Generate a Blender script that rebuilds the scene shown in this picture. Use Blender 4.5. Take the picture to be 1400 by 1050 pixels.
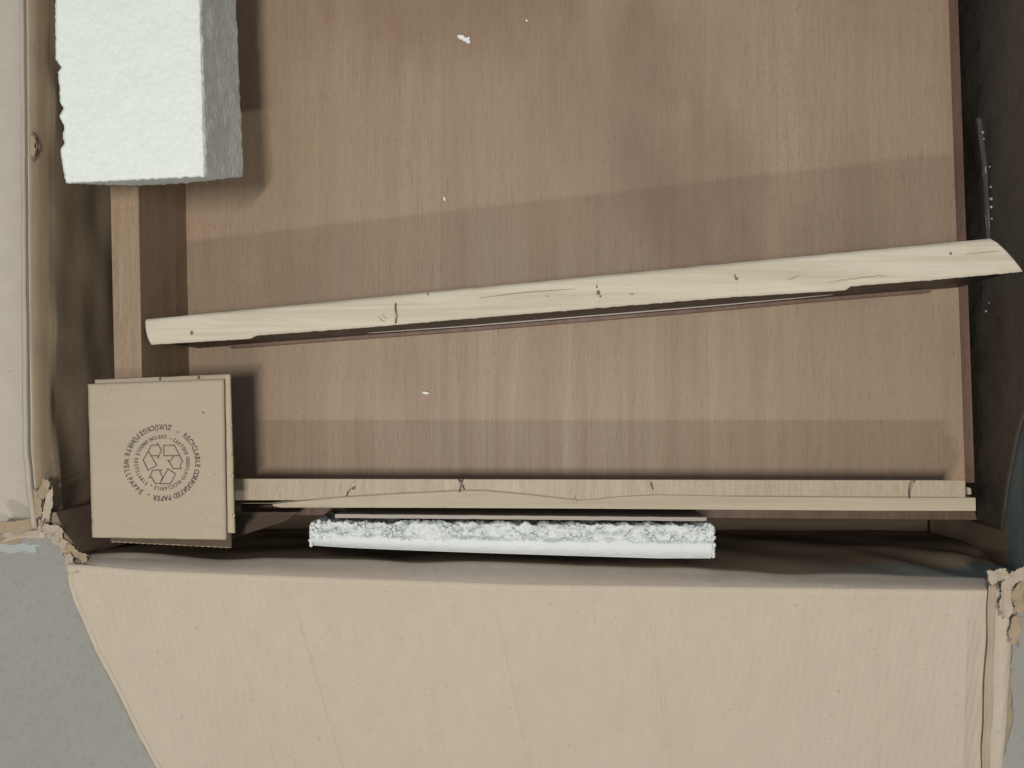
import bpy, bmesh, math, random
from mathutils import Vector, Matrix, noise as mnoise
random.seed(7)
S = bpy.context.scene
for o in list(bpy.data.objects):
    bpy.data.objects.remove(o)
C = S.collection

# ------------------------------------------------------------------ camera
CAM_Z = 0.8625                       # metres above the wood panel (z = 0)
FPX = 1150.0                         # focal length in pixels of a 1400 px wide picture
NADIR = (730.0, 555.0)
d_cam = Vector(((NADIR[0]-700)/FPX, -(NADIR[1]-525)/FPX, -1)).normalized()
CAM_Q = d_cam.rotation_difference(Vector((0, 0, -1)))
cam_d = bpy.data.cameras.new('camera')
cam = bpy.data.objects.new('camera', cam_d); C.objects.link(cam)
cam.location = (0, 0, CAM_Z)
cam.rotation_mode = 'QUATERNION'; cam.rotation_quaternion = CAM_Q
cam_d.sensor_width = 36; cam_d.lens = 36*FPX/1400
cam_d.clip_start = 0.01; cam_d.clip_end = 50
S.camera = cam
S.render.resolution_x = 1024; S.render.resolution_y = 768

# ------------------------------------------------------------------ light
W = bpy.data.worlds.new('World'); S.world = W; W.use_nodes = True
W.node_tree.nodes['Background'].inputs[0].default_value = (0.92, 0.96, 1.0, 1)
W.node_tree.nodes['Background'].inputs[1].default_value = 0.33
def area(name, loc, target, sx, sy, power, col):
    l = bpy.data.lights.new(name, 'AREA'); l.shape = 'RECTANGLE'
    l.size = sx; l.size_y = sy; l.energy = power; l.color = col
    o = bpy.data.objects.new(name, l); C.objects.link(o); o.location = loc
    d = Vector(target)-Vector(loc)
    o.rotation_euler = d.to_track_quat('-Z', 'Y').to_euler()
    return o
area('ceiling_tube_near', (-0.06, -0.13, 2.05), (-0.1, -0.1, 0), 0.36, 0.05, 26, (1.0, 0.95, 0.86))
area('ceiling_tube_far', (-0.06, -1.62, 2.05), (-0.1, 0.0, 0), 0.36, 0.06, 17, (1.0, 0.95, 0.86))
area('cool_fill_lamp', (-2.6, 2.1, 0.62), (0.3, -0.1, 0.08), 0.9, 0.35, 14, (0.62, 0.86, 1.0))  # added cool lamp, tints the near right corner and the rim strip
S.view_settings.view_transform = 'Standard'; S.view_settings.look = 'None'
S.view_settings.exposure = -0.12; S.view_settings.gamma = 1.0
S.view_settings.use_curve_mapping = False
S.render.engine = 'CYCLES'

# ------------------------------------------------------------------ helpers
def U(px, py, z):
    """point at height z that the camera sees at picture pixel (px, py)"""
    d = CAM_Q @ Vector(((px-700)/FPX, -(py-525)/FPX, -1))
    t = (z-CAM_Z)/d.z
    return Vector((d.x*t, d.y*t, z))
def interp(pts, x):
    if x <= pts[0][0]: return pts[0][1]
    for (a, b), (c, d) in zip(pts, pts[1:]):
        if x <= c: return b+(d-b)*(x-a)/(c-a)
    return pts[-1][1]
def lerp(a, b, t): return a+(b-a)*t
def N(x, y, z=0.0): return mnoise.noise(Vector((x, y, z)))
def fract(x, y, z=0.0, o=4): return mnoise.fractal(Vector((x, y, z)), 1.0, 2.0, o)
def wloc(o):
    v = Vector((0, 0, 0))
    while o is not None:
        v += o.location; o = o.parent
    return v
def tag(o, label=None, cat=None, group=None, kind=None):
    if label: o['label'] = label
    if cat: o['category'] = cat
    if group: o['group'] = group
    if kind: o['kind'] = kind
    return o
def thing(name, loc, label, cat, group=None):
    o = bpy.data.objects.new(name, None); C.objects.link(o)
    o.location = loc; o.empty_display_size = 0.02
    return tag(o, label, cat, group)
def obj(name, verts, faces, mat, parent=None, origin=None, smooth=True, bevel=0, solid=0, off=-1):
    base = wloc(parent) if parent else Vector((0, 0, 0))
    if origin is None:
        n = len(verts)
        origin = Vector((sum(v[0] for v in verts)/n, sum(v[1] for v in verts)/n, min(v[2] for v in verts)))
    me = bpy.data.meshes.new(name)
    me.from_pydata([tuple(Vector(v)-origin) for v in verts], [], faces)
    bm = bmesh.new(); bm.from_mesh(me)
    if not solid: bmesh.ops.recalc_face_normals(bm, faces=bm.faces)
    bm.to_mesh(me); bm.free()
    me.update()
    if smooth:
        for p in me.polygons: p.use_smooth = True
    o = bpy.data.objects.new(name, me); C.objects.link(o)
    if parent: o.parent = parent
    o.location = origin-base
    if mat: me.materials.append(mat)
    if solid:
        m = o.modifiers.new('thickness', 'SOLIDIFY'); m.thickness = solid; m.offset = off
    if bevel:
        m = o.modifiers.new('bevel', 'BEVEL'); m.width = bevel; m.segments = 2; m.limit_method = 'ANGLE'
    if smooth and bevel:
        m = o.modifiers.new('wn', 'WEIGHTED_NORMAL')
    return o
def prism(name, poly, ztop, zbot, mat, parent=None, bevel=0.0008, smooth=True):
    """poly: picture points of the outline at ztop; walls go straight down"""
    top = [U(p[0], p[1], p[2] if len(p) > 2 else ztop) for p in poly]
    n = len(top)
    bot = [Vector((v.x, v.y, zbot)) for v in top]
    f = [list(range(n)), list(range(2*n-1, n-1, -1))]
    for i in range(n): f.append([i, (i+1) % n, n+(i+1) % n, n+i])
    return obj(name, top+bot, f, mat, parent, bevel=bevel, smooth=smooth)
def grid(fn, nu, nv):
    v = [fn(i/nu, j/nv) for j in range(nv+1) for i in range(nu+1)]
    f = [[j*(nu+1)+i, j*(nu+1)+i+1, (j+1)*(nu+1)+i+1, (j+1)*(nu+1)+i] for j in range(nv) for i in range(nu)]
    return v, f
def boxgrid(nu, nv, nw, fn):
    keys = {}; vs = []; fs = []
    def k(i, j, l):
        if (i, j, l) not in keys:
            keys[(i, j, l)] = len(vs); vs.append(fn(i/nu, j/nv, l/nw))
        return keys[(i, j, l)]
    for i in range(nu):
        for j in range(nv):
            fs.append([k(i, j, nw), k(i+1, j, nw), k(i+1, j+1, nw), k(i, j+1, nw)])
            fs.append([k(i, j, 0), k(i, j+1, 0), k(i+1, j+1, 0), k(i+1, j, 0)])
    for i in range(nu):
        for l in range(nw):
            fs.append([k(i, 0, l), k(i+1, 0, l), k(i+1, 0, l+1), k(i, 0, l+1)])
            fs.append([k(i, nv, l), k(i, nv, l+1), k(i+1, nv, l+1), k(i+1, nv, l)])
    for j in range(nv):
        for l in range(nw):
            fs.append([k(0, j, l), k(0, j, l+1), k(0, j+1, l+1), k(0, j+1, l)])
            fs.append([k(nu, j, l), k(nu, j+1, l), k(nu, j+1, l+1), k(nu, j, l+1)])
    return vs, fs
def tube(name, pts, r, mat, parent=None, seg=7):
    vs = []; fs = []
    pts = [Vector(p) for p in pts]
    for i, p in enumerate(pts):
        t = (pts[min(i+1, len(pts)-1)]-pts[max(i-1, 0)]).normalized()
        a = t.orthogonal().normalized(); b = t.cross(a)
        for s in range(seg):
            an = 2*math.pi*s/seg
            vs.append(p+a*math.cos(an)*r+b*math.sin(an)*r)
    for i in range(len(pts)-1):
        for s in range(seg):
            fs.append([i*seg+s, i*seg+(s+1) % seg, (i+1)*seg+(s+1) % seg, (i+1)*seg+s])
    fs.append(list(range(seg))); fs.append([(len(pts)-1)*seg+s for s in range(seg)])
    return obj(name, vs, fs, mat, parent)
def lump(name, c, rx, ry, rz, mat, parent=None, seed=0, rough=0.3, rot=0.0, sub=2):
    bm = bmesh.new(); bmesh.ops.create_icosphere(bm, subdivisions=sub, radius=1)
    vs = []
    for v in bm.verts:
        k = 1+rough*N(v.co.x*1.7+seed*3.1, v.co.y*1.7, v.co.z*1.7)
        x, y, z = v.co.x*rx*k, v.co.y*ry*k, v.co.z*rz*k
        vs.append(Vector((c[0]+x*math.cos(rot)-y*math.sin(rot), c[1]+x*math.sin(rot)+y*math.cos(rot), c[2]+z)))
    fs = [[v.index for v in f.verts] for f in bm.faces]
    bm.free()
    return obj(name, vs, fs, mat, parent)
def scrap(name, px, py, z, lx, ly, rot, mat, parent, seed, curl=0.6, amp=0.25, tilt=0.0, thick=0.0007):
    """small torn, curled piece of board: centre in picture, lengths in metres"""
    c = U(px, py, z); rot = math.radians(rot); lx *= 0.85; ly *= 0.8
    def fn(u, v):
        x = (u-0.5)*lx; y = (v-0.5)*ly
        e = 0.25*ly*N(u*3+seed*7.7, v*1.2, 1.3)*(1 if 0 < v < 1 else 1.5)
        if v in (0., 1.): e += 0.16*ly*N(u*13+seed*2.2, v*3, 4.0)
        y += e; x += 0.10*lx*N(v*5+seed*3.3, u*2, 5.1)*(1 if 0 < u < 1 else 2.0)
        zz = 0.3*curl*ly*(4*(v-0.5)**2)*0.5*(1+N(u*2+seed, 0)) + 0.6*amp*ly*N(u*2.0+seed*1.9, v*1.6, seed)+tilt*x
        return Vector((c.x+x*math.cos(rot)-y*math.sin(rot), c.y+x*math.sin(rot)+y*math.cos(rot), z+zz))
    v, f = grid(fn, 26, 8)
    return obj(name, v, f, mat, parent, solid=thick)

# ------------------------------------------------------------------ materials
class NT:
    def __init__(s, name):
        s.m = bpy.data.materials.new(name); s.m.use_nodes = True
        s.t = s.m.node_tree; s.b = s.t.nodes['Principled BSDF']
        tc = s.n('ShaderNodeNewGeometry'); s.pos = tc.outputs['Position']
    def n(s, ty, **kw):
        nd = s.t.nodes.new(ty)
        for k, v in kw.items(): setattr(nd, k, v)
        return nd
    def l(s, a, b): s.t.links.new(a, b)
    def mapped(s, scale, rot=(0, 0, 0), loc=(0, 0, 0)):
        m = s.n('ShaderNodeMapping'); m.inputs['Scale'].default_value = scale
        m.inputs['Rotation'].default_value = rot; m.inputs['Location'].default_value = loc
        s.l(s.pos, m.inputs['Vector']); return m.outputs[0]
    def noise(s, scale, vec=None, detail=4, rough=0.55, dist=0.0):
        nd = s.n('ShaderNodeTexNoise'); nd.inputs['Scale'].default_value = scale
        nd.inputs['Detail'].default_value = detail; nd.inputs['Roughness'].default_value = rough
        nd.inputs['Distortion'].default_value = dist
        s.l(vec if vec is not None else s.pos, nd.inputs['Vector']); return nd.outputs['Fac']
    def voro(s, scale, vec=None, feature='F1', out='Distance'):
        nd = s.n('ShaderNodeTexVoronoi'); nd.feature = feature; nd.inputs['Scale'].default_value = scale
        s.l(vec if vec is not None else s.pos, nd.inputs['Vector']); return nd.outputs[out]
    def ramp(s, fac, stops):
        r = s.n('ShaderNodeValToRGB'); e = r.color_ramp.elements
        e[0].position, e[0].color = stops[0][0], (*stops[0][1], 1)
        e[1].position, e[1].color = stops[-1][0], (*stops[-1][1], 1)
        for p, c in stops[1:-1]:
            x = e.new(p); x.color = (*c, 1)
        s.l(fac, r.inputs[0]); return r.outputs[0]
    def mix(s, fac, a, b, mode='MIX'):
        m = s.n('ShaderNodeMix', data_type='RGBA', blend_type=mode)
        for val, sock in ((fac, m.inputs[0]), (a, m.inputs[6]), (b, m.inputs[7])):
            if hasattr(val, 'is_output') or isinstance(val, bpy.types.NodeSocket): s.l(val, sock)
            elif isinstance(val, (int, float)): sock.default_value = val
            else: sock.default_value = (*val, 1)
        return m.outputs[2]
    def math(s, op, a, b=0.0, c=0.0):
        m = s.n('ShaderNodeMath', operation=op)
        for i, val in enumerate((a, b, c)):
            if isinstance(val, bpy.types.NodeSocket): s.l(val, m.inputs[i])
            else: m.inputs[i].default_value = val
        return m.outputs[0]
    def bump(s, h, strength, dist, prev=None):
        b = s.n('ShaderNodeBump'); b.inputs['Strength'].default_value = strength
        b.inputs['Distance'].default_value = dist; s.l(h, b.inputs['Height'])
        if prev is not None: s.l(prev, b.inputs['Normal'])
        return b.outputs[0]
    def done(s, col, rough=0.7, normal=None, spec=0.3):
        if isinstance(col, bpy.types.NodeSocket): s.l(col, s.b.inputs['Base Color'])
        else: s.b.inputs['Base Color'].default_value = (*col, 1)
        if isinstance(rough, bpy.types.NodeSocket): s.l(rough, s.b.inputs['Roughness'])
        else: s.b.inputs['Roughness'].default_value = rough
        s.b.inputs['Specular IOR Level'].default_value = spec
        if normal is not None: s.l(normal, s.b.inputs['Normal'])
        return s.m

def kraft(name, base, along='Y', flute=0.0, stain=0.25, wear=0.5, blue=False):
    t = NT(name)
    c1 = tuple(x*1.03 for x in base); c2 = tuple(x*0.96 for x in base)
    sc = (1, 0.12, 1) if along == 'Y' else (0.12, 1, 1)
    streak = t.noise(70, t.mapped(sc), 5, 0.65)
    fib = t.noise(900, t.mapped((1, 0.35, 1) if along == 'Y' else (0.35, 1, 1)), 3, 0.7)
    blot = t.noise(9, None, 4, 0.6)
    col = t.ramp(streak, [(0.3, c2), (0.7, c1)])
    col = t.mix(t.ramp(blot, [(0.42, (0, 0, 0)), (0.68, (stain, stain, stain))]), col, tuple(x*y for x, y in zip(base, (0.86, 0.78, 0.72))))
    col = t.mix(t.ramp(fib, [(0.30, (0.35, 0.35, 0.35)), (0.50, (0, 0, 0))]), col, tuple(x*0.72 for x in base))
    spk = t.noise(260, None, 2, 0.5)
    col = t.mix(t.ramp(spk, [(0.69, (0, 0, 0)), (0.76, (0.55, 0.55, 0.55))]), col, tuple(x*0.5 for x in base))
    pal = t.noise(120, None, 3, 0.6)
    col = t.mix(t.ramp(pal, [(0.64, (0, 0, 0)), (0.78, (0.22, 0.22, 0.22))]), col, tuple(min(1, x*1.25) for x in base))
    if blue:       # blue-grey tint over the upper board around the near right corner
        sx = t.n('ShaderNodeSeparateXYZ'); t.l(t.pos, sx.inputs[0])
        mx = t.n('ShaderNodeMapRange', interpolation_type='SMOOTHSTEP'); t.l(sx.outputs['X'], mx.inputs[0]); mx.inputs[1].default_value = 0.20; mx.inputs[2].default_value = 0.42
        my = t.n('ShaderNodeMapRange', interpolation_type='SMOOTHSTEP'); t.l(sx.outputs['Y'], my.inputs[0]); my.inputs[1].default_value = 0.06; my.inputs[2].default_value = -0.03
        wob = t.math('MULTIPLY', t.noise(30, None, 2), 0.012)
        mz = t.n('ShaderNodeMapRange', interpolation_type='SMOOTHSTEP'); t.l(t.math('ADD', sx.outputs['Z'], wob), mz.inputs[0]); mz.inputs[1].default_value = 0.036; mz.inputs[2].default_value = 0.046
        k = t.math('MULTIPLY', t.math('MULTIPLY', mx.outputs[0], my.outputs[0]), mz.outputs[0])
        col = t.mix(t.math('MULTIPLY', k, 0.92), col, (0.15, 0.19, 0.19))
    nrm = t.bump(fib, 0.18, 0.0008)
    nrm = t.bump(streak, 0.06, 0.0010, nrm)
    nrm = t.bump(t.noise(40, t.mapped((1, 0.2, 1) if along == 'Y' else (0.2, 1, 1)), 3, 0.6), 0.035, 0.003*wear, nrm)
    if flute:
        w = t.n('ShaderNodeTexWave'); w.wave_type = 'BANDS'; w.bands_direction = 'X' if along == 'Y' else 'Y'
        w.inputs['Scale'].default_value = 44; w.inputs['Distortion'].default_value = 1.2; w.inputs['Detail Scale'].default_value = 3.0
        t.l(t.pos, w.inputs['Vector'])
        nrm = t.bump(w.outputs['Fac'], flute, 0.0008, nrm)
    return t.done(col, 0.82, nrm, 0.2)

M = {}
M['kraft_flap'] = kraft('kraft_flap', (0.480, 0.418, 0.335), 'Y', 0.32, 0.16, 0.5)
M['kraft_flap_x'] = kraft('kraft_flap_x', (0.48, 0.43, 0.365), 'X', 0.08, 0.15)
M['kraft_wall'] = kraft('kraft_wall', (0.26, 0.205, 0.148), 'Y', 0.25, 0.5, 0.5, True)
M['kraft_wall_light'] = kraft('kraft_wall_light', (0.44, 0.355, 0.255), 'Y', 0.3, 0.4)  # same board as the darker walls, the left wall's brightness put into its colour
M['kraft_crush'] = kraft('kraft_crush', (0.34, 0.27, 0.185), 'Y', 0.0, 0.5, 1.0)
M['kraft_pad'] = kraft('kraft_pad', (0.395, 0.33, 0.25), 'X', 0.12, 0.14, 0.3)
M['kraft_pad_edge'] = kraft('kraft_pad_edge', (0.44, 0.375, 0.275), 'X', 0.0, 0.3, 0.2)
M['kraft_raw'] = kraft('kraft_raw', (0.42, 0.365, 0.29), 'Y', 0.0, 0.5, 1.0)
M['kraft_rim'] = kraft('kraft_rim', (0.33, 0.29, 0.25), 'Y', 0.1, 0.3, 0.5)  # same board as the near wall, its brighter lighting put into the colour
M['kraft_orange'] = kraft('kraft_orange', (0.40, 0.32, 0.245), 'Y', 0.0, 0.4, 1.0)
M['kraft_dark'] = kraft('kraft_dark', (0.095, 0.072, 0.052), 'X', 0.1, 0.4)  # kraft darkened so the pad's lower sheets look shaded

def veneer(name, a, b, c, seamy=True, gl=0.45):
    t = NT(name)
    v = t.mapped((1, 0.035, 1))
    g1 = t.noise(46, v, 6, 0.62, 0.4)
    g2 = t.noise(330, t.mapped((1, 0.03, 1)), 4, 0.7)
    col = t.ramp(g1, [(0.28, c), (0.5, a), (0.74, b)])
    col = t.mix(t.ramp(g2, [(0.26, (0.5, 0.5, 0.5)), (0.55, (0, 0, 0))]), col, tuple(x*0.74 for x in c))
    mot = t.noise(420, t.mapped((1, 0.6, 1)), 2, 0.6)
    col = t.mix(t.ramp(mot, [(0.3, (0.3, 0.3, 0.3)), (0.6, (0, 0, 0))]), col, tuple(x*0.7 for x in c))
    if seamy:      # leaves of veneer a hand wide, each with a tone of its own
        sx = t.n('ShaderNodeSeparateXYZ'); t.l(t.pos, sx.inputs[0])
        leaf = t.math('FLOOR', t.math('MULTIPLY', t.math('ADD', sx.outputs['X'], 0.37), 7.3))
        wn = t.n('ShaderNodeTexWhiteNoise', noise_dimensions='1D'); t.l(leaf, wn.inputs['W'])
        col = t.mix(t.math('MULTIPLY', wn.outputs['Value'], 0.22), col, tuple(x*0.72 for x in c))
        blot = t.noise(5.5, t.mapped((1, 0.55, 1), loc=(0.31, 0.12, 0)), 3, 0.5)
        col = t.mix(t.ramp(blot, [(0.50, (0, 0, 0)), (0.74, (0.42, 0.42, 0.42))]), col, (0.160, 0.100, 0.075))
        olive = t.noise(7.0, t.mapped((1, 0.3, 1), loc=(1.7, 0.4, 0)), 3, 0.55)
        col = t.mix(t.ramp(olive, [(0.48, (0, 0, 0)), (0.66, (0.4, 0.4, 0.4))]), col, (0.330, 0.252, 0.168))
    pore = t.noise(900, t.mapped((1, 0.05, 1)), 2, 0.5)
    col = t.mix(t.ramp(pore, [(0.60, (0, 0, 0)), (0.70, (0.5, 0.5, 0.5))]), col, tuple(x*0.55 for x in c))
    if seamy:      # soft-edged darker patches at set spots in the veneer
        for (sxx, syy, rx, ry, k) in ((0.165, 0.215, 0.085, 0.13, 0.42), (-0.10, 0.43, 0.20, 0.10, 0.40), (0.12, 0.36, 0.10, 0.07, 0.25)):
            mp = t.n('ShaderNodeMapping'); mp.vector_type = 'TEXTURE'
            mp.inputs['Location'].default_value = (sxx, syy, 0); mp.inputs['Scale'].default_value = (rx, ry, 1)
            t.l(t.pos, mp.inputs['Vector'])
            ln = t.n('ShaderNodeVectorMath', operation='LENGTH'); t.l(mp.outputs[0], ln.inputs[0])
            wv = t.math('ADD', ln.outputs['Value'], t.math('MULTIPLY', t.math('SUBTRACT', t.noise(22, t.mapped((1, 0.4, 1)), 4, 0.6), 0.5), 1.4))
            mr = t.n('ShaderNodeMapRange', interpolation_type='SMOOTHSTEP'); t.l(wv, mr.inputs[0])
            mr.inputs[1].default_value = 1.15; mr.inputs[2].default_value = 0.25; mr.inputs[4].default_value = k
            col = t.mix(mr.outputs[0], col, (0.180, 0.105, 0.075))
    sp = t.noise(150, t.mapped((1, 0.25, 1)), 2, 0.5)
    col = t.mix(t.ramp(sp, [(0.68, (0, 0, 0)), (0.76, (0.35, 0.35, 0.35))]), col, tuple(x*0.6 for x in c))
    nrm = t.bump(g2, 0.10, 0.0004)
    rough = t.ramp(g1, [(0.3, (gl+0.12,)*3), (0.7, (gl,)*3)])
    return t.done(col, rough, nrm, 0.35)
M['veneer'] = veneer('veneer', (0.348, 0.254, 0.178), (0.376, 0.284, 0.206), (0.312, 0.219, 0.149))
M['veneer_side'] = veneer('veneer_side', (0.30, 0.215, 0.145), (0.34, 0.25, 0.175), (0.25, 0.17, 0.11), False)
M['veneer_rail'] = veneer('veneer_rail', (0.395, 0.322, 0.238), (0.43, 0.36, 0.275), (0.36, 0.285, 0.205), False)
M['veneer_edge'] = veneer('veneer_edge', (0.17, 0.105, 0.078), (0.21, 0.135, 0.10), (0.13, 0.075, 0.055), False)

def pine(name, a, b, rot):
    t = NT(name)
    v = t.mapped((0.03, 1, 1), (0, 0, rot))
    g1 = t.noise(110, v, 6, 0.65, 0.5)
    g2 = t.noise(420, t.mapped((0.04, 1, 1), (0, 0, rot)), 3, 0.7)
    col = t.ramp(g1, [(0.34, b), (0.60, a)])
    col = t.mix(t.ramp(g2, [(0.25, (0.4, 0.22, 0.22)), (0.5, (0, 0, 0))]), col, tuple(x*0.75 for x in b))
    kn = t.noise(16, t.mapped((0.5, 1.4, 1), (0, 0, rot)), 3, 0.6)
    col = t.mix(t.ramp(kn, [(0.60, (0, 0, 0)), (0.74, (0.5, 0.5, 0.5))]), col, tuple(x*y for x, y in zip(b, (0.9, 0.74, 0.55))))
    nrm = t.bump(g2, 0.15, 0.0004); nrm = t.bump(g1, 0.12, 0.0008, nrm)
    return t.done(col, 0.68, nrm, 0.25)
M['pine'] = pine('pine', (0.555, 0.508, 0.41), (0.45, 0.40, 0.305), -0.096)
M['pine_batten'] = pine('pine_batten', (0.425, 0.37, 0.28), (0.36, 0.305, 0.22), 0.0)
M['dark_laminate'] = veneer('dark_laminate', (0.018, 0.012, 0.010), (0.026, 0.017, 0.013), (0.012, 0.008, 0.007), False, 0.4)
M['dark_laminate'].node_tree.nodes['Principled BSDF'].inputs['Specular IOR Level'].default_value = 0.2

def foam(name, tint, bead=190, strength=0.18, sss=0.35):
    t = NT(name)
    d = t.voro(bead, None); n2 = t.noise(60, None, 4, 0.6)
    col = t.mix(t.ramp(d, [(0.0, (0, 0, 0)), (0.9, (0.22, 0.22, 0.22))]), tint, tuple(x*0.82 for x in tint))
    nrm = t.bump(d, strength, -0.0010); nrm = t.bump(n2, 0.15, 0.0015, nrm)
    m = t.done(col, 0.55, nrm, 0.35)
    t.b.inputs['Subsurface Weight'].default_value = sss
    t.b.inputs['Subsurface Radius'].default_value = (0.02, 0.02, 0.02)
    t.b.inputs['Subsurface Scale'].default_value = 1.0
    return m
M['foam'] = foam('foam', (0.70, 0.745, 0.71), 210, 0.55)
M['foam_rough'] = foam('foam_rough', (0.62, 0.655, 0.65), 230, 0.45, 0.0)
M['foam_crumb'] = foam('foam_crumb', (0.82, 0.84, 0.82), 300, 0.1, 0.0)
_t = NT('ink'); M['ink'] = _t.done(_t.ramp(_t.noise(700, None, 3, 0.6), [(0.40, (0.05, 0.045, 0.045)), (0.72, (0.20, 0.17, 0.14))]), 0.85)
def metal():
    t = NT('staple_metal'); m = t.done((0.26, 0.22, 0.19), 0.4)
    t.b.inputs['Metallic'].default_value = 0.8; return m
M['steel'] = metal()
M['rust'] = NT('rust_mark').done((0.17, 0.13, 0.095), 0.8)
M['crack'] = NT('crack').done((0.30, 0.245, 0.165), 0.9)
M['white_line'] = NT('pale_edge').done((0.40, 0.36, 0.31), 0.5)
def floor_mat():
    t = NT('floor_concrete')
    n1 = t.noise(6, None, 6, 0.65); n2 = t.noise(160, None, 3, 0.6)
    col = t.ramp(n1, [(0.3, (0.315, 0.312, 0.285)), (0.7, (0.345, 0.341, 0.312))])
    col = t.mix(t.ramp(n2, [(0.3, (0.3, 0.3, 0.3)), (0.5, (0, 0, 0))]), col, (0.21, 0.212, 0.20))
    gr = t.noise(330, None, 2, 0.5)
    col = t.mix(t.ramp(gr, [(0.66, (0, 0, 0)), (0.74, (0.3, 0.3, 0.3))]), col, (0.17, 0.16, 0.135))
    dk = t.noise(24, None, 3, 0.5)
    col = t.mix(t.ramp(dk, [(0.68, (0, 0, 0)), (0.78, (0.25, 0.25, 0.25))]), col, (0.17, 0.165, 0.14))
    return t.done(col, 0.75, t.bump(n2, 0.25, 0.001), 0.3)
M['floor'] = floor_mat()
def plastic(name, col, rough, alpha=1.0):
    t = NT(name); n1 = t.noise(30, None, 4, 0.6); n2 = t.noise(120, t.mapped((1, 0.3, 1)), 3, 0.6)
    m = t.done(col, rough, t.bump(n2, 0.4, 0.001, t.bump(n1, 0.5, 0.004)), 0.5)
    t.b.inputs['Alpha'].default_value = alpha; return m
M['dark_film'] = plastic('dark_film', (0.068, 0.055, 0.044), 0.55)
M['clear_film'] = plastic('clear_film', (0.10, 0.11, 0.11), 0.2, 0.35)
M['clear_tape'] = plastic('clear_tape', (0.50, 0.58, 0.58), 0.08, 0.28)
M['bead'] = plastic('bead', (0.30, 0.30, 0.29), 0.06)

# ------------------------------------------------------------------ floor
FZ = -0.16
def gfn(u, v): return Vector((-2.5+5*u, -2.5+5*v, FZ))
v, f = grid(gfn, 4, 4)
tag(obj('floor', v, f, M['floor'], origin=Vector((0, 0, FZ))), kind='structure')

# ------------------------------------------------------------------ cardboard box
RZ = 0.09
box = thing('cardboard_box', (0, 0.2, FZ), 'large open kraft cardboard box with its flaps folded outward, holding everything else', 'box')
XL, XR, YF = -0.470, 0.466, 0.64
YN = U(700, 768, 0.076).y-0.003
# box bottom
prism_v = [(XL-0.004, YN-0.004), (XR+0.004, YN-0.004), (XR+0.004, YF), (XL-0.004, YF)]
v = [Vector((x, y, FZ+0.009)) for x, y in prism_v]+[Vector((x, y, FZ+0.003)) for x, y in prism_v]
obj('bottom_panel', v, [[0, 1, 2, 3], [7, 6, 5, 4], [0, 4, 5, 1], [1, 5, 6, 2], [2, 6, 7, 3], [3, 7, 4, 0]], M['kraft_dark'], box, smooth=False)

# left wall with crushed rim, and left flap
def left_crest(py): return interp([(-400, 30), (0, 38), (400, 41), (620, 44), (730, 56)], py)
def left_wall(u, v):                 # u along y (picture rows), v from the rim down
    py = lerp(728, -330, u)
    wob = 1.2*N(py*0.008, 3.1)+0.4*N(py*0.05, 8.0)
    c = U(left_crest(py)+wob, py, RZ)
    m = U(left_crest(py)+31+2.5*N(py*0.02, 1.0), py, RZ-0.022)
    if v < 0.25:
        t = v/0.25
        p = c.lerp(m, t)
        p.z += 0.005*math.sin(t*math.pi)+0.0003*N(py*0.012, t*4.0, 2.0)+0.0002*math.sin(t*15+N(py*.006, 1)*2)
        return p
    t = (v-0.25)/0.75
    p = Vector((lerp(m.x, XL, min(1, t*1.4)), m.y, lerp(m.z, FZ+0.009, t)))
    p.x += 0.0030*N(py*0.01, t*5.0, 4.0)
    if u < 0.1: p.y = lerp(p.y, min(p.y, YN-0.006), (1-u/0.1)*min(1, t*6))
    return p
v, f = grid(left_wall, 150, 40)
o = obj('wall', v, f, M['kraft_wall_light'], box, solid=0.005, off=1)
o.data.materials.append(M['kraft_crush'])
for p in o.data.polygons:
    if (p.index // 150) < 10: p.material_index = 1
tag(o, 'inner side wall with a crushed, creased rim beside the white foam block')
def left_flap(u, v):
    py = lerp(732, -330, u)
    px_end = -420
    wob = 1.2*N(py*0.008, 3.1)+0.4*N(py*0.05, 8.0)
    c = U(left_crest(py)+wob-0.4, py, RZ)
    if u == 0: c.y += 0.004*N(v*40, 2.0)
    x = c.x-v*0.30
    z = c.z-0.02*(1-math.exp(-v*14))-v*0.06+0.0016*N(py*0.02, v*9, 6.0)*min(1, v*10)-0.0005
    y = c.y+0.010*N(v*6, 4.4)*(1-u)*0.5 - (0.006*v if u < 0.02 else 0)
    return Vector((x, y, z))
v, f = grid(left_flap, 120, 60)
tag(obj('flap', v, f, M['kraft_flap_x'], box, solid=0.005, off=-1), 'pale outer flap folded out beyond the crushed rim')
# peeled liner line along the left crest
def peel(u, v):
    py = lerp(722, -300, u)
    p0 = left_crest(py)-lerp(10, 4.5, v)-0.8*N(py*0.03, 5.5)
    p0 -= (1-v)*4*max(0, 0.5-u)
    p = U(p0, py, RZ+0.0012)
    p.z += 0.0016*math.sin(v*math.pi)
    return p
v, f = grid(peel, 90, 4)
obj('peeled_liner', v, f, M['kraft_raw'], box, solid=0.0006)
# dent in the left rim
scrap('rim_tear', 45, 199, RZ+0.0006, 0.022, 0.006, 92, M['kraft_crush'], box, 91, 0.5, 0.2, thick=0.0006)
sliver_pts = [(44+6.0*math.sin(i/12*math.pi)+1.2*N(i*.7, 3), 180+40*i/12) for i in range(13)]
tube('torn_lip', [U(x, y, RZ+0.0012) for x, y in sliver_pts], 0.0006, M['rust'], box)

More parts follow.
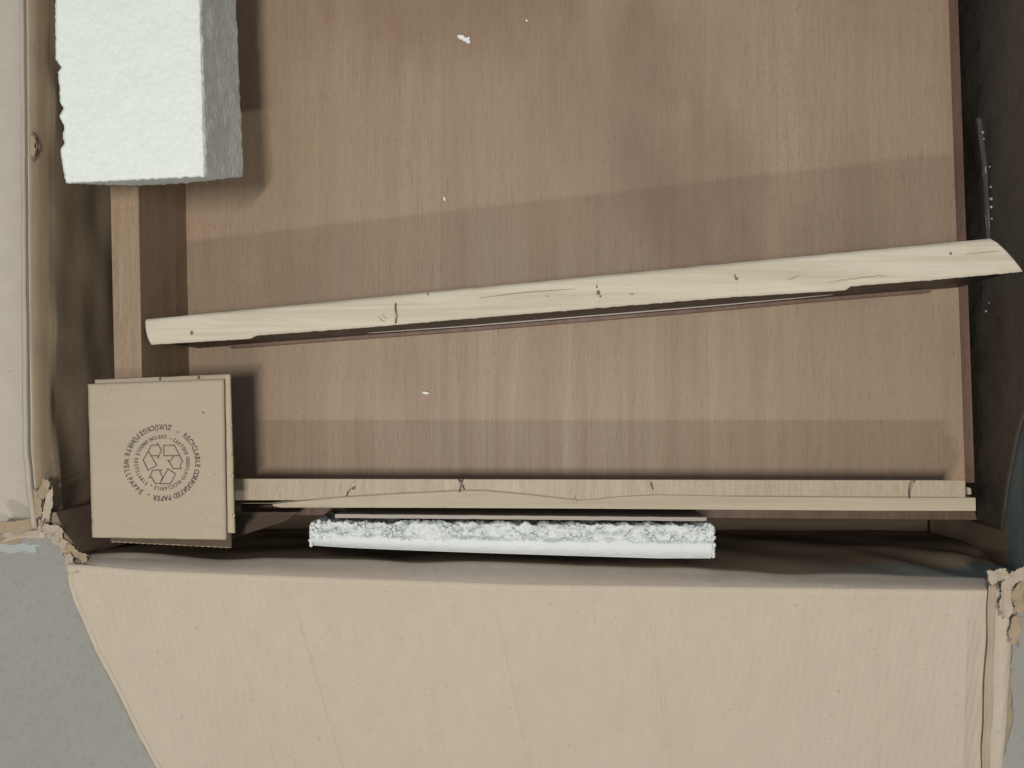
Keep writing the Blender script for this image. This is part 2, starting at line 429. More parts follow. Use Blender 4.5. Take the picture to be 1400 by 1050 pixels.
# near wall: inner face, sloping rim strip, then the flap
def yU(px): return interp([(90, 757), (300, 762), (700, 770), (1100, 784), (1400, 792)], px)
def yC(px): return interp([(90, 772), (200, 781), (700, 800), (1340, 808), (1400, 806)], px)
def near_wall(u, v):
    px = lerp(96, 1414, u)
    c = U(px, yC(px)+1.0*N(px*0.02, 1.0), RZ)
    m = U(px, yU(px)+1.2*N(px*0.015, 7.0), RZ-0.013)
    if v < 0.2:
        t = v/0.2; p = c.lerp(m, t); p.z += 0.003*math.sin(t*math.pi)*(1-0.4*t)+0.0006*N(px*0.2, t*4)
        return p
    t = (v-0.2)/0.8
    p = Vector((lerp(m.x, lerp(XL, XR, u), min(1, t*5)), lerp(m.y, YN, min(1, t*2)), lerp(m.z, FZ+0.009, t)))
    p.y += 0.003*N(px*0.008, t*4.0, 9.0)
    k = max(0, (px-1180)/220)         # buckled towards the right corner
    p.y += 0.006*k*math.sin(px*0.055+t*9)*math.sin(min(1, t*2)*math.pi)
    return p
v, f = grid(near_wall, 170, 40)
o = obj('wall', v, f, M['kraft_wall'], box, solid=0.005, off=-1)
o.data.materials.append(M['kraft_rim'])
for p in o.data.polygons:
    if (p.index // 170) < 8: p.material_index = 1
tag(o, 'inner wall buckled into slanting creases near the torn corner')
def fl_left(py): return interp([(770, 99), (785, 96), (800, 97), (820, 104), (850, 117), (890, 134), (940, 161), (1000, 190), (1050, 217), (1200, 290)], py)
def fl_right(py): return interp([(770, 1364), (806, 1364), (830, 1374), (860, 1380), (900, 1381), (950, 1377), (1000, 1374), (1050, 1366), (1200, 1350)], py)
def flap_z(t): return RZ-0.002*(1-math.exp(-t*30))-t*0.135
def near_flap(u, v):
    # rows are laid out along the sloping board; v = 0 at the crease
    px0 = lerp(96, 1364, u)
    py = lerp(yC(px0), 1230, v)
    a, b = fl_left(py), fl_right(py)
    if v == 0: a, b = 96, 1364
    px = lerp(a, b, u)
    z = flap_z(v)
    p = U(px+(0 if 0 < u < 1 else 1.5*N(py*0.08, u*9)), py, z)
    # long slanting creases pressed into the liner and a rippled right hand margin
    for cx, k, amp in ((398, 0.30, 1.0), (562, 0.22, 0.6), (676, 0.20, 1.0), (884, 0.14, 1.0), (1075, 0.08, .5), (1110, .03, .4), (1210, 0.0, .6), (1252, .1, .5), (300, .33, .4), (1320, -0.02, .8)):
        dx = px-(cx+k*(py-800))
        p.z += min(1, v*6)*(amp*0.0010*math.exp(-(dx/2.6)**2)-amp*0.0008*math.exp(-((dx+6)/3.5)**2))
    p.z += 0.0008*N(px*0.004, py*0.003, 3.3)+0.00025*N(px*0.05, py*0.006, 1.3)
    if px > 1290:
        k = (px-1290)/80
        p.z += 0.0045*math.sin(k*9.0+0.006*py)*min(1, k)*min(1, v*8)
    if u < 0.03: p.z += 0.003*(0.03-u)/0.03
    p.z += 0.0012
    return p
v, f = grid(near_flap, 640, 60)
tag(obj('flap', v, f, M['kraft_flap'], box, solid=0.005, off=1), 'wide near flap folded down over the edge, with slanting creases')
# raw cut edge on the flap's left side
def cut(u, v):
    py = lerp(784, 1100, u); t = (py-772)/(1230-772)
    px = fl_left(py)+lerp(-5, 3, v)*lerp(0.7, 1.0, min(1, u*4))+1.0*N(py*0.05, v*2)
    return U(px, py, flap_z(max(0, t))+lerp(0.0005, 0.0050, v))
v, f = grid(cut, 60, 3)
obj('cut_edge', v, f, M['kraft_raw'], box, solid=0.001)
# reddish pressed crease and torn margin on the right
def crease(u, v):
    py = lerp(800, 1110, u); t = (py-806)/(1230-806)
    px = lerp(1357, 1346, u)+lerp(-8, 8, v)*(0.6+0.5*N(py*.012, 4))+2*N(py*0.02, 2)
    return U(px, py, flap_z(max(0, t))+0.0062+0.0012*N(py*.03, v*2, 3)-0.002*math.sin(v*math.pi))
v, f = grid(crease, 60, 5)
obj('pressed_crease', v, f, M['kraft_orange'], box, solid=0.0008)
def margin(u, v):
    py = lerp(818, 1110, u); t = (py-806)/(1230-806)
    e = interp([(818, 1386), (850, 1392), (880, 1384), (930, 1382), (985, 1386), (1010, 1379), (1050, 1368), (1110, 1360)], py)
    px = lerp(fl_right(py)-6, e+2.5*N(py*0.06, 1.1)+2*N(py*.3, 4), v)
    return U(px, py, flap_z(max(0, t))+0.004-0.007*v+0.003*N(py*0.04, v*3, 2.0))
v, f = grid(margin, 90, 6)
obj('torn_margin', v, f, M['kraft_crush'], box, solid=0.001)

# right wall and far wall
def right_wall(u, v):
    py = lerp(800, -330, u)
    top = U(1417, py, RZ)
    t = v
    p = Vector((lerp(top.x, XR, min(1, t*1.5)), top.y, lerp(RZ, FZ+0.009, t)))
    p.x += 0.001*N(py*0.009, t*4, 2.2)*min(1, t*4)
    return p
v, f = grid(right_wall, 120, 30)
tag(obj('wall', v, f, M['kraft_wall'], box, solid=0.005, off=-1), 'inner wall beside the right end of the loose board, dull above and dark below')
def far_wall(u, v): return Vector((lerp(XL, XR, u), YF+0.002*N(u*9, v*3), lerp(RZ, FZ+0.009, v)))
v, f = grid(far_wall, 30, 10)
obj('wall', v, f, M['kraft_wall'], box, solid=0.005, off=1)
def right_flap(u, v):
    a = U(1418, lerp(770, -330, u), RZ+0.0005)
    return Vector((a.x+v*0.28, a.y, a.z-0.02*(1-math.exp(-v*14))-v*0.16+0.001*N(u*20, v*6)))
v, f = grid(right_flap, 60, 20)
obj('flap', v, f, M['kraft_flap_x'], box, solid=0.005, off=1)

# torn corner pieces
for i, a in enumerate([
    (66, 690, RZ+.002, .034, .008, 84, 'kraft_raw', .9, .5), (52, 688, RZ+.002, .030, .008, 96, 'kraft_crush', .9, .5),
    (60, 668, RZ+.003, .020, .010, 75, 'kraft_crush', .8, .4), (24, 720, RZ-.002, .046, .012, 8, 'kraft_crush', .6, .4),
    (40, 731, RZ-.004, .060, .010, 5, 'kraft_raw', .7, .4), (72, 726, RZ-.001, .024, .013, -25, 'kraft_raw', .8, .5),
    (86, 744, RZ-.002, .030, .012, -48, 'kraft_raw', .8, .5), (104, 756, RZ-.001, .026, .010, -30, 'kraft_crush', .8, .5),
    (97, 770, RZ+.001, .022, .010, -75, 'kraft_raw', .6, .5), (6, 738, RZ-.008, .034, .009, -4, 'kraft_crush', .6, .5)]):
    scrap('torn_liner', a[0], a[1], a[2], a[3], a[4], a[5], M[a[6]], box, i+1, a[7], a[8])
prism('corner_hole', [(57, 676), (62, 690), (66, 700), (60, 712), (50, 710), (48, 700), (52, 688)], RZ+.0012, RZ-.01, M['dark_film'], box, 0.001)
for i, a in enumerate([
    (1364, 787, RZ+.006, .020, .013, 15, 'kraft_raw', .9, .5), (1388, 790, RZ+.004, .030, .012, 32, 'kraft_raw', .7, .5),
    (1394, 804, RZ+.001, .028, .012, 62, 'kraft_crush', .7, .5), (1376, 818, RZ+.003, .040, .012, 86, 'kraft_raw', .8, .4),
    (1394, 822, RZ-.006, .026, .012, 98, 'kraft_crush', .7, .5), (1388, 862, RZ-.008, .030, .011, 80, 'kraft_crush', .8, .5)]):
    scrap('torn_liner', a[0], a[1], a[2], a[3], a[4], a[5], M[a[6]], box, i+31, a[7], a[8])
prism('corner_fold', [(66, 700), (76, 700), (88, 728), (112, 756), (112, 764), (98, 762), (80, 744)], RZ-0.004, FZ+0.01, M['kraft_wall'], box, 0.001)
scrap('packing_tape', 20, 748, RZ-.012, .050, .014, -4, M['clear_tape'], box, 77, .5, .5, thick=0.0003)

# ------------------------------------------------------------------ cabinet part
cab = thing('cabinet_frame', (0, 0.1, -0.036), 'shallow reddish wood veneer cabinet part lying flat inside the box', 'cabinet')
def eR(py): return 1297+23*py/655.0          # panel's right edge in the picture
prism('back_panel', [(200, -260), (eR(-260), -260), (eR(672), 672), (200, 668)], 0.0, -0.017, M['veneer'], cab, 0.0006)
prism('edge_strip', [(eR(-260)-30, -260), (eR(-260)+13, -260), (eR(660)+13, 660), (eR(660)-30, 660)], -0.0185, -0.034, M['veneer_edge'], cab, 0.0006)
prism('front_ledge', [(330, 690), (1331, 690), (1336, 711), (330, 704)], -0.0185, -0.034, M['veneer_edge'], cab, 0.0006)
SH = 0.106
prism('side_board', [(139, -260), (180, -260), (197, 690), (160, 690)], SH, -0.016, M['veneer_side'], cab, 0.0008)
RH = 0.070
rt = [U(205, 654, RH), U(1319.5, 656.5, RH), U(1320.5, 684, RH), U(205, 684, RH)]
rb = [Vector((q.x, q.y-(0.0105 if i < 2 else 0), 0.0004)) for i, q in enumerate(rt)]
obj('rail', rt+rb, [[0, 1, 2, 3], [7, 6, 5, 4], [0, 4, 5, 1], [1, 5, 6, 2], [2, 6, 7, 3], [3, 7, 4, 0]], M['veneer_rail'], cab, bevel=0.0006)
top = [(372, 689), (420, 684), (480, 679), (560, 674.5), (630, 671), (662, 671), (720, 676), (790, 684), (815, 682.5), (850, 678.5), (900, 676.5), (1000, 678.5), (1100, 679.5), (1200, 680), (1320, 680.5), (1334, 680.5)]
bot = [(1334.5, 698.5), (1200, 698.5), (1000, 697), (800, 695.5), (600, 694.5), (384, 694), (374, 692.5)]
prism('batten', [(x, y+0.5*N(x*.03, 2)) for x, y in top]+bot, RH+0.0012, 0.028, M['pine_batten'], cab, 0.0005)
prism('dowel_stub', [(1322, 666), (1328, 667), (1329, 676), (1323, 677)], 0.045, 0.005, M['pine_batten'], cab, 0.001)
# splits in the batten's upper edge
def sliver(name, pts, z, w, mat, parent):
    vs = []; fs = []
    for i, (x, y) in enumerate(pts):
        k = w*(0.35+0.65*math.sin(math.pi*min(1, max(0.02, i/(len(pts)-1)))))
        vs += [U(x, y-k, z(x) if callable(z) else z), U(x, y+k, z(x) if callable(z) else z)]
    for i in range(len(pts)-1): fs.append([2*i, 2*i+1, 2*i+3, 2*i+2])
    return obj(name, vs, fs, mat, parent)
sliver('split', [(x, interp(top, x)+0.5*N(x*.03, 2)-1.0) for x in range(330, 800, 10)], RH+0.0003, 0.7, M['crack'], cab)
sliver('split', [(x, interp(top, x)-0.8) for x in range(1000, 1320, 12)], RH+0.0003, 0.6, M['crack'], cab)
# fastenings standing out of the rail
zz = RH+0.0018
tube('nail', [U(474, 678, zz), U(475.5, 673, zz+.003), U(479, 669, zz+.005), U(483, 668, zz+.006)], 0.0007, M['steel'], cab)
tube('nail_head', [U(482.5, 666, zz+.006), U(483.5, 669.5, zz+.0063)], 0.0011, M['rust'], cab)
tube('staple', [U(627, 655, zz+.004), U(630, 661, zz+.006), U(635, 669, zz+.001)], 0.0007, M['steel'], cab)
tube('staple', [U(633, 655, zz+.004), U(630, 662, zz+.005), U(628.5, 673, zz+.001)], 0.0007, M['steel'], cab)
tube('staple', [U(890, 660, zz), U(891.5, 665, zz+.001), U(893, 669, zz)], 0.0008, M['rust'], cab)
tube('staple', [U(1252, 655, zz+.006), U(1247, 662, zz+.006), U(1244, 672, zz+.003), U(1243.5, 681, zz)], 0.0007, M['steel'], cab)
tube('staple', [U(786, 681, zz+.001), U(787, 688, zz+.001)], 0.0008, M['white_line'], cab)

# ------------------------------------------------------------------ loose board on edge
def bt(px): return (px-200)/1200.0
def bz(px): return 0.106+0.018*bt(px)
def ups(px): return interp([(199, 436.5), (620, 396), (1000, 359.5), (1355, 326), (1400, 322)], px)
def lows(px): return interp([(199, 469), (208, 471), (300, 465.5), (341, 463), (350, 458.5), (500, 447.5), (620, 437), (1000, 406), (1157, 396.5), (1164, 391), (1280, 382), (1400, 371)], px)
def lowbody(px): return interp([(199, 466), (620, 435), (1000, 403.5), (1164, 388.5), (1400, 369)], px)
bd = thing('loose_board', U(700, 430, 0.002), 'long pale raw pine edged board lying aslant across the wood panel', 'board')
XE = lambda v: lerp(1356, 1401, v)      # right end cut at a slant
def pine_top(u, v, w):
    vv = v
    x1 = lerp(1355, 1399, vv**0.8); x0 = lerp(199, 206, vv**2)+2.0*math.sin(vv*math.pi)*-0.5
    px = lerp(x0, x1, u)
    py = lerp(ups(px)+0.5*N(px*.04, 3), lows(px)+0.8*N(px*.09, 5)+0.7*N(px*.35, 9), vv)
    z = bz(px)-0.004*(1-w)
    e = 0.0009*((1 if vv in (0, 1) else 0))*(1 if w == 1 else 0)
    p = U(px, py, bz(px)); p.z = z-e+0.0003*N(px*.05, vv*3)+0.0002*N(px*.02, vv*14)*(1 if w == 1 else 0)
    return p
v, f = boxgrid(480, 8, 2, pine_top)
obj('raw_edge', v, f, M['pine'], bd)
def body(u, v, w):
    px = lerp(lerp(203, 208, v), lerp(1352, 1394, v), u)
    py = lerp(ups(px)+2, lowbody(px), v)
    p = U(px, py, bz(px)); p.z = lerp(0.0015+0.017*bt(px), bz(px)-0.0042, w)
    return p
v, f = boxgrid(60, 2, 2, body)
obj('board_face', v, f, M['dark_laminate'], bd, smooth=False)
def beading(u, v, w):
    px = lerp(480, 1180, u)
    p = U(px, lowbody(px), bz(px))
    t = math.sin(u*math.pi)**0.4
    p.y -= 0.0009*v*t+0.0002-0.0008*(1-v)
    p.z = lerp(0.030, 0.0318, w)+0.017*bt(px)
    return p
v, f = boxgrid(80, 1, 1, beading)
obj('edging_line', v, f, M['white_line'], bd, smooth=False)
def foot(u, v, w):
    px = lerp(262, 1345, u)
    p = U(px, lowbody(px), bz(px))
    p.y -= lerp(-0.003, 0.0032, v)
    p.z = lerp(0.0012, 0.010, w)+0.017*bt(px)
    return p
v, f = boxgrid(60, 1, 1, foot)
obj('lower_edge', v, f, M['veneer_edge'], bd, smooth=False)
sz = lambda x, h=0.0006: bz(x)+h
tube('staple', [U(541, 415, sz(541)), U(540.5, 422, sz(541, .003)), U(542, 432, sz(541, .0035)), U(541, 442, sz(541))], 0.0008, M['steel'], bd)
for x0, y0, x1, y1 in ((517, 432, 526, 440), (522, 428, 529, 436)):
    sliver('scratch', [(lerp(x0, x1, t/6), lerp(y0, y1, t/6)+1.5*math.sin(t/6*3.1)) for t in range(7)], lambda x: bz(x)+0.0005, 0.8, M['crack'], bd)
for x, y, rx, ry, r in ((818, 400, 2.6, 3.6, 0), (816, 392, 1.2, 2.2, .3), (821, 405, 1.5, 1.6, .3), (1007, 381, 2.6, 2.4, 0), (1005, 377, 1.3, 2.0, .4),
                        (1300, 346.5, 2.0, 1.9, 0), (262, 455, 2.2, 3.0, .5), (864, 402, 3.0, 1.4, .5), (585, 402, 1.2, 2.4, 0), (748, 405, 2.0, .9, .3)):
    pts = [(x+rx*math.cos(a)*(1+.35*N(math.cos(a)*2+x, math.sin(a)*2)), y+ry*math.sin(a)*(1+.35*N(math.cos(a)*2, math.sin(a)*2+y))) for a in [i*math.pi/6 for i in range(12)]]
    vs = [U(a, b, bz(a)+0.0005) for a, b in pts]
    obj('nail_mark', vs, [list(range(12))], M['rust'] if ry > 1.5 else M['crack'], bd)
for x, y0, y1 in ((819, 406, 420), (1007, 388, 405), (817, 380, 390)):
    sliver('staple_dent', [(x+.6*math.sin(t), lerp(y0, y1, t/6)) for t in range(7)], lambda q: bz(q)+0.0005, 0.7, M['crack'], bd)
sliver('crack', [(x, interp([(655, 407.5), (690, 403), (720, 399.5), (750, 397.5), (788, 395)], x)+.4*N(x*.1, 1)) for x in range(655, 790, 6)], lambda x: bz(x)+0.0005, 0.75, M['crack'], bd)
sliver('crack', [(x, interp([(1130, 386), (1160, 382), (1200, 377), (1215, 378)], x)+1.4*N(x*.25, 1)) for x in range(1130, 1216, 4)], lambda x: bz(x)+0.0005, 0.6, M['crack'], bd)
sliver('crack', [(x, interp([(1076, 383), (1085, 380), (1094, 376)], x)) for x in range(1076, 1095, 3)], lambda x: bz(x)+0.0005, 0.6, M['crack'], bd)
sliver('crack', [(x, interp([(1305, 349), (1390, 341)], x)) for x in range(1320, 1370, 8)], lambda x: bz(x)+0.0005, 0.5, M['crack'], bd)

# ------------------------------------------------------------------ white foam block, upper left
fb = thing('foam_block', U(190, 120, SH), 'thick white polystyrene foam block resting on the side board in the corner', 'foam block')
ragg = [(-200, 72), (0, 76), (80, 76), (92, 84), (100, 79), (115, 81), (140, 82), (148, 87), (160, 81), (172, 88), (184, 86), (196, 88), (204, 83), (218, 84), (232, 87), (250, 90)]
def bl(u, v, w):
    py_t = lerp(-170, lerp(250, 241, u), v)
    z = lerp(SH+0.0006, 0.205, w)
    left = interp(ragg, py_t)+1.6*N(py_t*.2, w*3, 1.0)
    right = lerp(lerp(324, 334, max(0, py_t)/240), lerp(274, 280, max(0, py_t)/240), w)+1.4*N(py_t*.06, w*4, 7.0)
    leftb = left+2
    px = lerp(lerp(leftb, left, w), right, u)
    py = py_t
    if v > 0.999: py += 6*math.sin(math.pi*u)*(1-w)*1.2+1.6*N(u*30, w*5, 3)+1.2*N(u*90, w*9, 3)
    p = U(px, py, z)
    e = 0.0008*fract(p.x*50, p.y*50, w*3, 2)+0.0004*N(p.x*300, p.y*300, w*9)
    if w > .999: p.z += e; 
    if u > .999: p.x += e*0.9; 
    edge = (1 if u in (0., 1.) else 0)+(1 if v in (0., 1.) else 0)+(1 if w in (0., 1.) else 0)
    if edge >= 2:
        k = 0.0016+0.0012*N(p.x*200, p.y*200, 8)
        if w > .999: p.z -= k
        if u > .999: p.x -= k*.7
    return p
v, f = boxgrid(110, 170, 36, bl)
o = obj('foam_body', v, f, M['foam'], fb)
tube('torn_flake', [U(88, 222, .196), U(91, 226, .198), U(92, 232, .199), U(91, 239, .197)], 0.0009, M['rust'], fb)

# ------------------------------------------------------------------ long foam strip by the near wall
fs_ = thing('foam_strip', U(700, 742, 0.0), 'long white foam strip with a crumbly torn edge, wedged against the near wall', 'foam strip')
def beads(p, sc): return mnoise.voronoi(Vector((p.x*sc*.8, p.y*sc, 0.3)))[0][0]
def fstrip(u, v, w):
    px = lerp(424+2*v, 976-1*v, u)
    yb = lerp(715, 719, u)+2.0*N(px*.05, 1)+1.2*N(px*.17, 2)
    yf = lerp(748, 766, min(1, u*1.15)**0.75)
    z = 0.086
    p = U(px, lerp(yb, yf, v), z)
    p.z = lerp(0.012, 0.086, w)
    if u in (0., 1.): p.x += 0.0030*N(v*4, w*4, u*7)+0.003*N(v*11, w*12, u*7)
    if w > .999:
        lim = 0.52+0.10*N(px*.03, 3)
        k = max(0, min(1, (lim-v)/0.12))
        p.z += k*(0.0050*N(px*.05, v*3.5, 2)+0.0080*(0.5-beads(p, 105))+0.0018*(0.5-beads(p, 330))-0.0024)
        if v > .60: p.z -= 0.010*((v-.60)/.40)**2
        p.z += 0.0004*N(px*.1, v*4)
    if v < .001: p.y += 0.003*N(px*.08, w*3, 4)+0.002*N(px*.25, w*6, 4)
    return p
v, f = boxgrid(440, 36, 8, fstrip)
obj('foam_body', v, f, M['foam_rough'], fs_)
for i in range(16):
    px = random.uniform(426, 974); 
    lump('crumb', U(px, random.uniform(714, 734), 0.088), random.uniform(.0010, .0024), random.uniform(.0010, .002), random.uniform(.001, .0018), M['foam_rough'], fs_, i, .5, random.uniform(0, 3))
for i, (x, y) in enumerate(((428, 716), (426, 727), (425, 738), (436, 713), (972, 722), (975, 735), (974, 752), (976, 745), (450, 713), (970, 718))):
    lump('crumb', U(x, y, 0.084), .0022, .0020, .002, M['foam_rough'], fs_, i+50, .7)
bm = bmesh.new(); bmesh.ops.create_icosphere(bm, subdivisions=1, radius=1)
bv = [q.co.copy() for q in bm.verts]; bf = [[q.index for q in ff.verts] for ff in bm.faces]; bm.free()
cv = []; cf = []
for i in range(430):
    px = random.uniform(425, 975); t = random.random()
    base_y = lerp(715, 719, (px-424)/552)
    py = base_y+lerp(-1, 23+6*N(px*.03, 3), t**0.8)
    if N(px*.022, py*.07, 4.0) < -0.22: continue
    rr = random.uniform(.0011, .0023)
    c = U(px, py, 0.0848+0.0038*N(px*.05, py*.12, 2)+0.0022*N(px*.16, py*.2, 7))
    n0 = len(cv); sq = random.uniform(.75, 1.1)
    for q in bv: cv.append(c+Vector((q.x*rr, q.y*rr*sq, q.z*rr)))
    cf += [[n0+k for k in ff] for ff in bf]
for i in range(90):                       # beads standing out of the two broken ends
    e = random.choice((0, 1)); rr = random.uniform(.0011, .0022)
    c = U(425.5 if e == 0 else 975, random.uniform(718, 746) if e == 0 else random.uniform(722, 764), random.uniform(.070, .085))
    n0 = len(cv)
    for q in bv: cv.append(c+q*rr)
    cf += [[n0+k for k in ff] for ff in bf]
tag(obj('bead_crust', cv, cf, M['foam_rough'], fs_), kind='stuff')
# thin sheet behind it
def thin(u, v, w):
    px = lerp(458, 966, u); y = lerp(lerp(703, 707.5, u), lerp(708, 712.5, u), v)+.4*N(px*.05, 2)
    p = U(px, y, 0.072); p.z = lerp(0.0, 0.072, w); return p
v, f = boxgrid(60, 1, 1, thin)
tag(obj('packing_sheet', v, f, M['white_line'], smooth=False), 'thin pale packing sheet on edge behind the long foam strip', 'packing sheet')

# ------------------------------------------------------------------ folded cardboard pad with the printed mark
PZ = SH+0.0165
pad = thing('cardboard_pad', U(215, 630, SH), 'square folded kraft cardboard pad printed with a recycling mark', 'cardboard pad')
def sheet(name, quad, z, mat, th=0.0042, bend=0.0, seed=0, zs=None):
    (a, b, c, d) = quad
    def fn(u, v, w):
        x = lerp(lerp(a[0], b[0], u), lerp(d[0], c[0], u), v); y = lerp(lerp(a[1], b[1], u), lerp(d[1], c[1], u), v)
        zz = z+(0 if zs is None else lerp(lerp(zs[0], zs[1], u), lerp(zs[3], zs[2], u), v))
        p = U(x+.5*N(v*8, seed) * (1 if u in (0., 1.) else 0), y+.6*N(u*8, seed+3)*(1 if v in (0., 1.) else 0), zz)
        p.z -= th*(1-w)
        p.z += bend*(v-.5)**2*.4+0.0006*N(u*3+seed, v*3)
        if w == 1: p.z -= 0.0011*math.exp(-((v-.895)/.016)**2)*(1 if name == 'top_sheet' else 0)
        if edge_(u, v) and w in (0., 1.): p.z += (0.0006 if w == 0 else -0.0006)
        return p
    v_, f_ = boxgrid(40, 70, 2, fn)
    return obj(name, v_, f_, mat, pad)
def edge_(u, v): return u in (0., 1.) or v in (0., 1.)
sheet('top_sheet', ((119.5, 525), (305, 518.5), (308.5, 738), (125.5, 735)), PZ, M['kraft_pad'], seed=1)
sheet('under_sheet', ((129, 519), (314, 511.5), (320, 729), (134, 728)), PZ-0.0065, M['kraft_pad_edge'], seed=2)
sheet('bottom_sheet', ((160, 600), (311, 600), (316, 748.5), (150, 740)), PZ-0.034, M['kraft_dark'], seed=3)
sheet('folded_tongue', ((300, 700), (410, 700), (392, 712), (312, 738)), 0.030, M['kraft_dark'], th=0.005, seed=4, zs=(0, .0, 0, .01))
# corrugated edge of the lowest sheet
vs = []; fs2 = []
for i in range(161):
    px = 151+164*i/160.0; py = 740.6+8.2*i/160.0
    p = U(px, py, PZ-0.0343)
    zc = p.z-0.0021+0.0013*math.sin(i*math.pi/4)
    for dz in (0.0004, -0.0004):
        for dy in (0.0012, -0.0006): vs.append(Vector((p.x, p.y+dy, zc+dz)))
for i in range(160):
    a = 4*i; b = 4*i+4
    fs2 += [[a, b, b+1, a+1], [a+2, a+3, b+3, b+2], [a+1, b+1, b+3, a+3], [a, a+2, b+2, b]]
obj('corrugation', vs, fs2, M['kraft_crush'], pad)
# frayed bits on the under sheet's edges
for i, (x, y) in enumerate(((219, 518), (271.5, 516), (316, 580), (317, 625), (318, 650), (319.5, 705))):
    lump('fray', U(x, y, PZ-0.006), .0012, .0016, .0008, M['rust'] if i < 2 else M['kraft_raw'], pad, i, .5)
for x, y, mm in ((278, 564, 'rust'), (167, 686, 'white_line')):
    lump('speck', U(x, y, PZ+0.0002), .0009, .0009, .0003, M[mm], pad, 3, .3)

# printed mark
EC = (221.6, 632.9); K = 8.75
ev = []; ef = []
def epx(zx, zy): return (165+zx/K, 570+zy/K)
def stroke(pts, w=1.25, closed=False):
    pts = [epx(*p) for p in pts]
    if closed: pts = pts+[pts[0]]
    for a, b in zip(pts, pts[1:]):
        dx, dy = b[0]-a[0], b[1]-a[1]; L = math.hypot(dx, dy)
        if L < 1e-6: continue
        dx /= L; dy /= L; h = w/2
        q = [(a[0]-dx*h*.6+dy*h, a[1]-dy*h*.6-dx*h), (b[0]+dx*h*.6+dy*h, b[1]+dy*h*.6-dx*h), (b[0]+dx*h*.6-dy*h, b[1]+dy*h*.6+dx*h), (a[0]-dx*h*.6-dy*h, a[1]-dy*h*.6+dx*h)]
        n = len(ev); ev.extend(q); ef.append([n, n+1, n+2, n+3])
stroke([(515, 340), (640, 340), (705, 465), (515, 465)], closed=True)
stroke([(705, 465), (738, 525), (708, 590), (725, 620), (630, 620), (585, 545), (560, 520), (600, 525), (632, 470)])
stroke([(565, 620), (655, 682), (595, 800), (468, 800)], closed=True)
stroke([(468, 800), (410, 795), (362, 712), (338, 738), (380, 640), (495, 635), (465, 650), (500, 718), (468, 800)])
stroke([(330, 405), (268, 515), (325, 640), (430, 580), (362, 465)])
stroke([(362, 465), (330, 405), (365, 340), (440, 337), (435, 310), (487, 400), (445, 495), (442, 465), (362, 465)])
glyphs = {}
def glyph(ch):
    if ch in glyphs: return glyphs[ch]
    cu = bpy.data.curves.new('g', 'FONT'); cu.body = ch; cu.size = 1.0; cu.resolution_u = 2; cu.align_x = 'CENTER'
    cu.offset = 0.028
    go = bpy.data.objects.new('g', cu); C.objects.link(go)
    dg = bpy.context.evaluated_depsgraph_get(); dg.update()
    me = bpy.data.meshes.new_from_object(go.evaluated_get(dg))
    r = ([tuple(q.co) for q in me.vertices], [list(p.vertices) for p in me.polygons])
    bpy.data.objects.remove(go); bpy.data.curves.remove(cu); bpy.data.meshes.remove(me)
    glyphs[ch] = r; return r
def arc(text, a0, a1, R, size, inward, wide=0.8):
    n = len(text)
    wts = [0.55 if c in ' I.' else (1.35 if c in 'WM' else 1.0) for c in text]
    tot = sum(wts); acc = 0
    for c, w_ in zip(text, wts):
        a = math.radians(a0+(a1-a0)*(acc+w_/2)/tot); acc += w_
        if c == ' ': continue
        gv, gf = glyph(c)
        ox, oy = math.sin(a), -math.cos(a)              # outward in picture axes
        up = (ox, oy) if not inward else (-ox, -oy)
        rt = (-up[1], up[0])                            # reading direction
        base = R-0.36*size if not inward else R+0.36*size
        n0 = len(ev)
        for x, y, _ in gv:
            ev.append((EC[0]+ox*base+rt[0]*x*size*wide+up[0]*y*size, EC[1]+oy*base+rt[1]*x*size*wide+up[1]*y*size))
        ef.extend([[n0+i for i in q] for q in gf])
arc('RECYCLABLE CORRUGATED PAPER', 37, 195, 49, 9.6, False)
arc('ZUR\u00dcCKGEF\u00dcHRTE WELLPAPPE', 15, -147, 49, 9.6, True)
arc('CARTONE ONDULATO RICICLABILE', 25, 199, 35.5, 7.0, False, .72)
arc('CARTON ONDUL\u00c9 RECYCLABLE', 11, -146, 35.5, 7.0, True, .72)
for a, R in ((26.5, 47), (203, 47), (19, 35), (206, 34)):
    a = math.radians(a); cx, cy = EC[0]+R*math.sin(a), EC[1]-R*math.cos(a)
    n0 = len(ev); ev.extend([(cx+1.3*math.cos(t*math.pi/4), cy+1.0*math.sin(t*math.pi/4)) for t in range(8)]); ef.append([n0+t for t in range(8)])
def pad_z(px, py):
    u = (px-121)/186; v_ = (py-522)/215
    return PZ+0.0006*N(u*3+1, v_*3)+0.0004
tag(obj('printed_mark', [U(x, y, pad_z(x, y)) for x, y in ev], ef, M['ink'], pad), 'dark printed recycling arrows ringed by two circles of lettering')

# ------------------------------------------------------------------ loose bits
def crumb(parts, label, group=None):
    c = parts[0]
    if len(parts) == 1:
        o = lump('foam_crumb', U(c[0], c[1], c[4]), c[2], c[3], min(c[2], c[3])*.8, M['foam_crumb'], None, c[0], .35, c[5])
    else:
        vs = []; fs3 = []
        bm = bmesh.new(); bmesh.ops.create_icosphere(bm, subdivisions=2, radius=1)
        idx = [[q.index for q in ff.verts] for ff in bm.faces]
        for k, c in enumerate(parts):
            ctr = U(c[0], c[1], c[4]); n0 = len(vs)
            for q in bm.verts:
                m = 1+.3*N(q.co.x*2+k*5, q.co.y*2, q.co.z*2)
                vs.append(ctr+Vector((q.co.x*c[2]*m, q.co.y*c[3]*m, q.co.z*min(c[2], c[3])*m)))
            fs3 += [[n0+i for i in ff] for ff in idx]
        bm.free()
        o = obj('foam_crumb', vs, fs3, M['foam_crumb'])
    tag(o, label, 'foam crumb', 'foam crumbs on the wood')
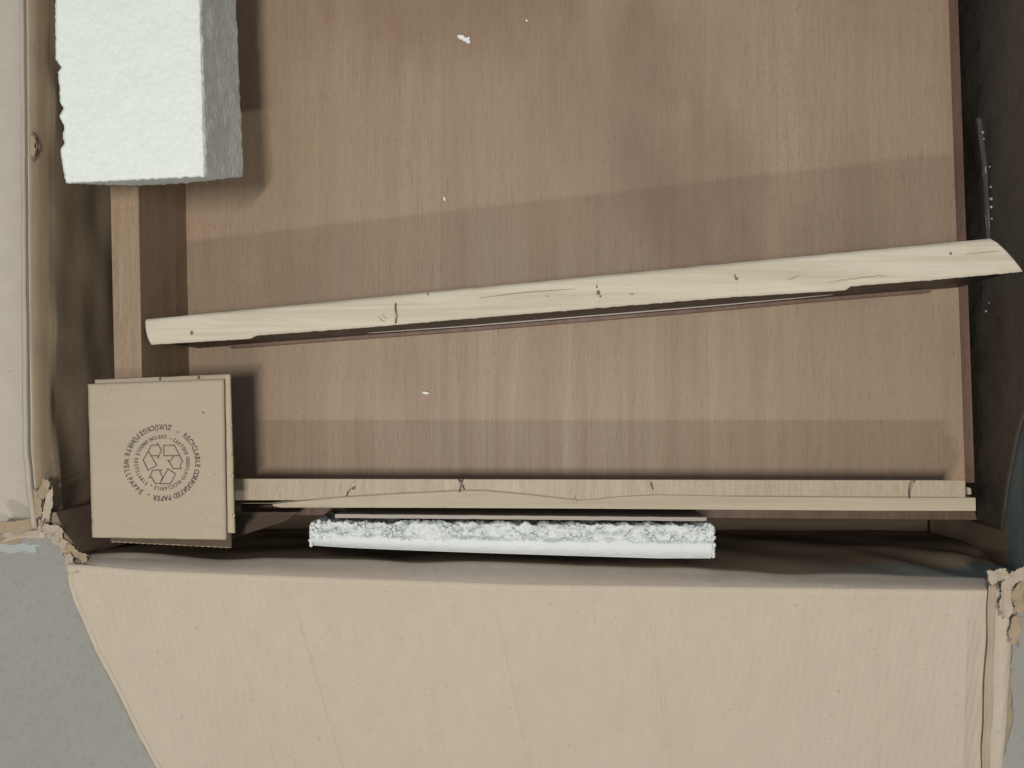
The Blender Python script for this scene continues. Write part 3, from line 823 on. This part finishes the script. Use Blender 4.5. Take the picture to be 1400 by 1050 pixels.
crumb([(631, 51, .0034, .0028, .002, 0), (636, 54, .0034, .0026, .002, 0), (640, 57, .0026, .0022, .002, 0), (627.5, 50, .002, .002, .002, 0), (640.5, 52.5, .0016, .0018, .002, 0)], 'largest white foam crumb, a ragged clump high on the wood panel')
crumb([(720, 28, .0013, .0013, .001, 0)], 'tiny white foam fleck to the right of the largest crumb')
crumb([(607.5, 272, .0011, .0028, .001, .2)], 'slim white foam fleck lying between the largest crumb and the loose board')
crumb([(582, 537, .0042, .0016, .0012, -.2)], 'oval white foam fleck between the loose board and the near rail')
# plastic in the right hand gap
dp = thing('plastic_sheet', U(1370, 300, 0.0), 'dark crumpled plastic sheet lining the gap at the right wall', 'plastic sheet')
def film(u, v):
    py = lerp(738, -320, u)
    ztop = interp([(-320, .092), (500, .092), (545, .084), (600, .062), (660, .046), (738, .030)], py)
    z = lerp(ztop, FZ+.02, v)
    t = (RZ-z)/(RZ-FZ-.009)
    top = U(1417, py, RZ)
    x = lerp(top.x, XR, min(1, t*1.5))-0.003-0.002*min(1, v*5)+0.0014*min(1, v*4)*N(py*.02, v*6, 3)+0.0012*min(1, v*4)*N(py*.06, v*14, 8)
    return Vector((x, top.y, z))
v, f = grid(film, 160, 30)
obj('sheet', v, f, M['dark_film'], dp, solid=0.0004)
def seam(u, v):
    py = lerp(330, 162, u); px = interp([(162, 1338), (230, 1346), (330, 1352)], py)
    p = U(px+lerp(-3, 3, v), py, 0.012+.002*N(py*.05, v)); p.z += .003*math.sin(v*math.pi); return p
v, f = grid(seam, 30, 5)
obj('sealed_seam', v, f, M['clear_film'], dp, solid=0.0005)
for i, (x, y, r) in enumerate(((1343.5, 181, .0014), (1345, 190, .0009), (1353, 228, .0009), (1354.5, 255.5, .0012), (1355, 272, .0016), (1355, 283, .0014), (1356, 299, .0011), (1348, 425.5, .0011), (1352, 414, .0007), (1357, 264, .0007))):
    lump('glossy_blister', U(x, y, 0.017), r, r*1.1, r, M['bead'], dp, i, .2)
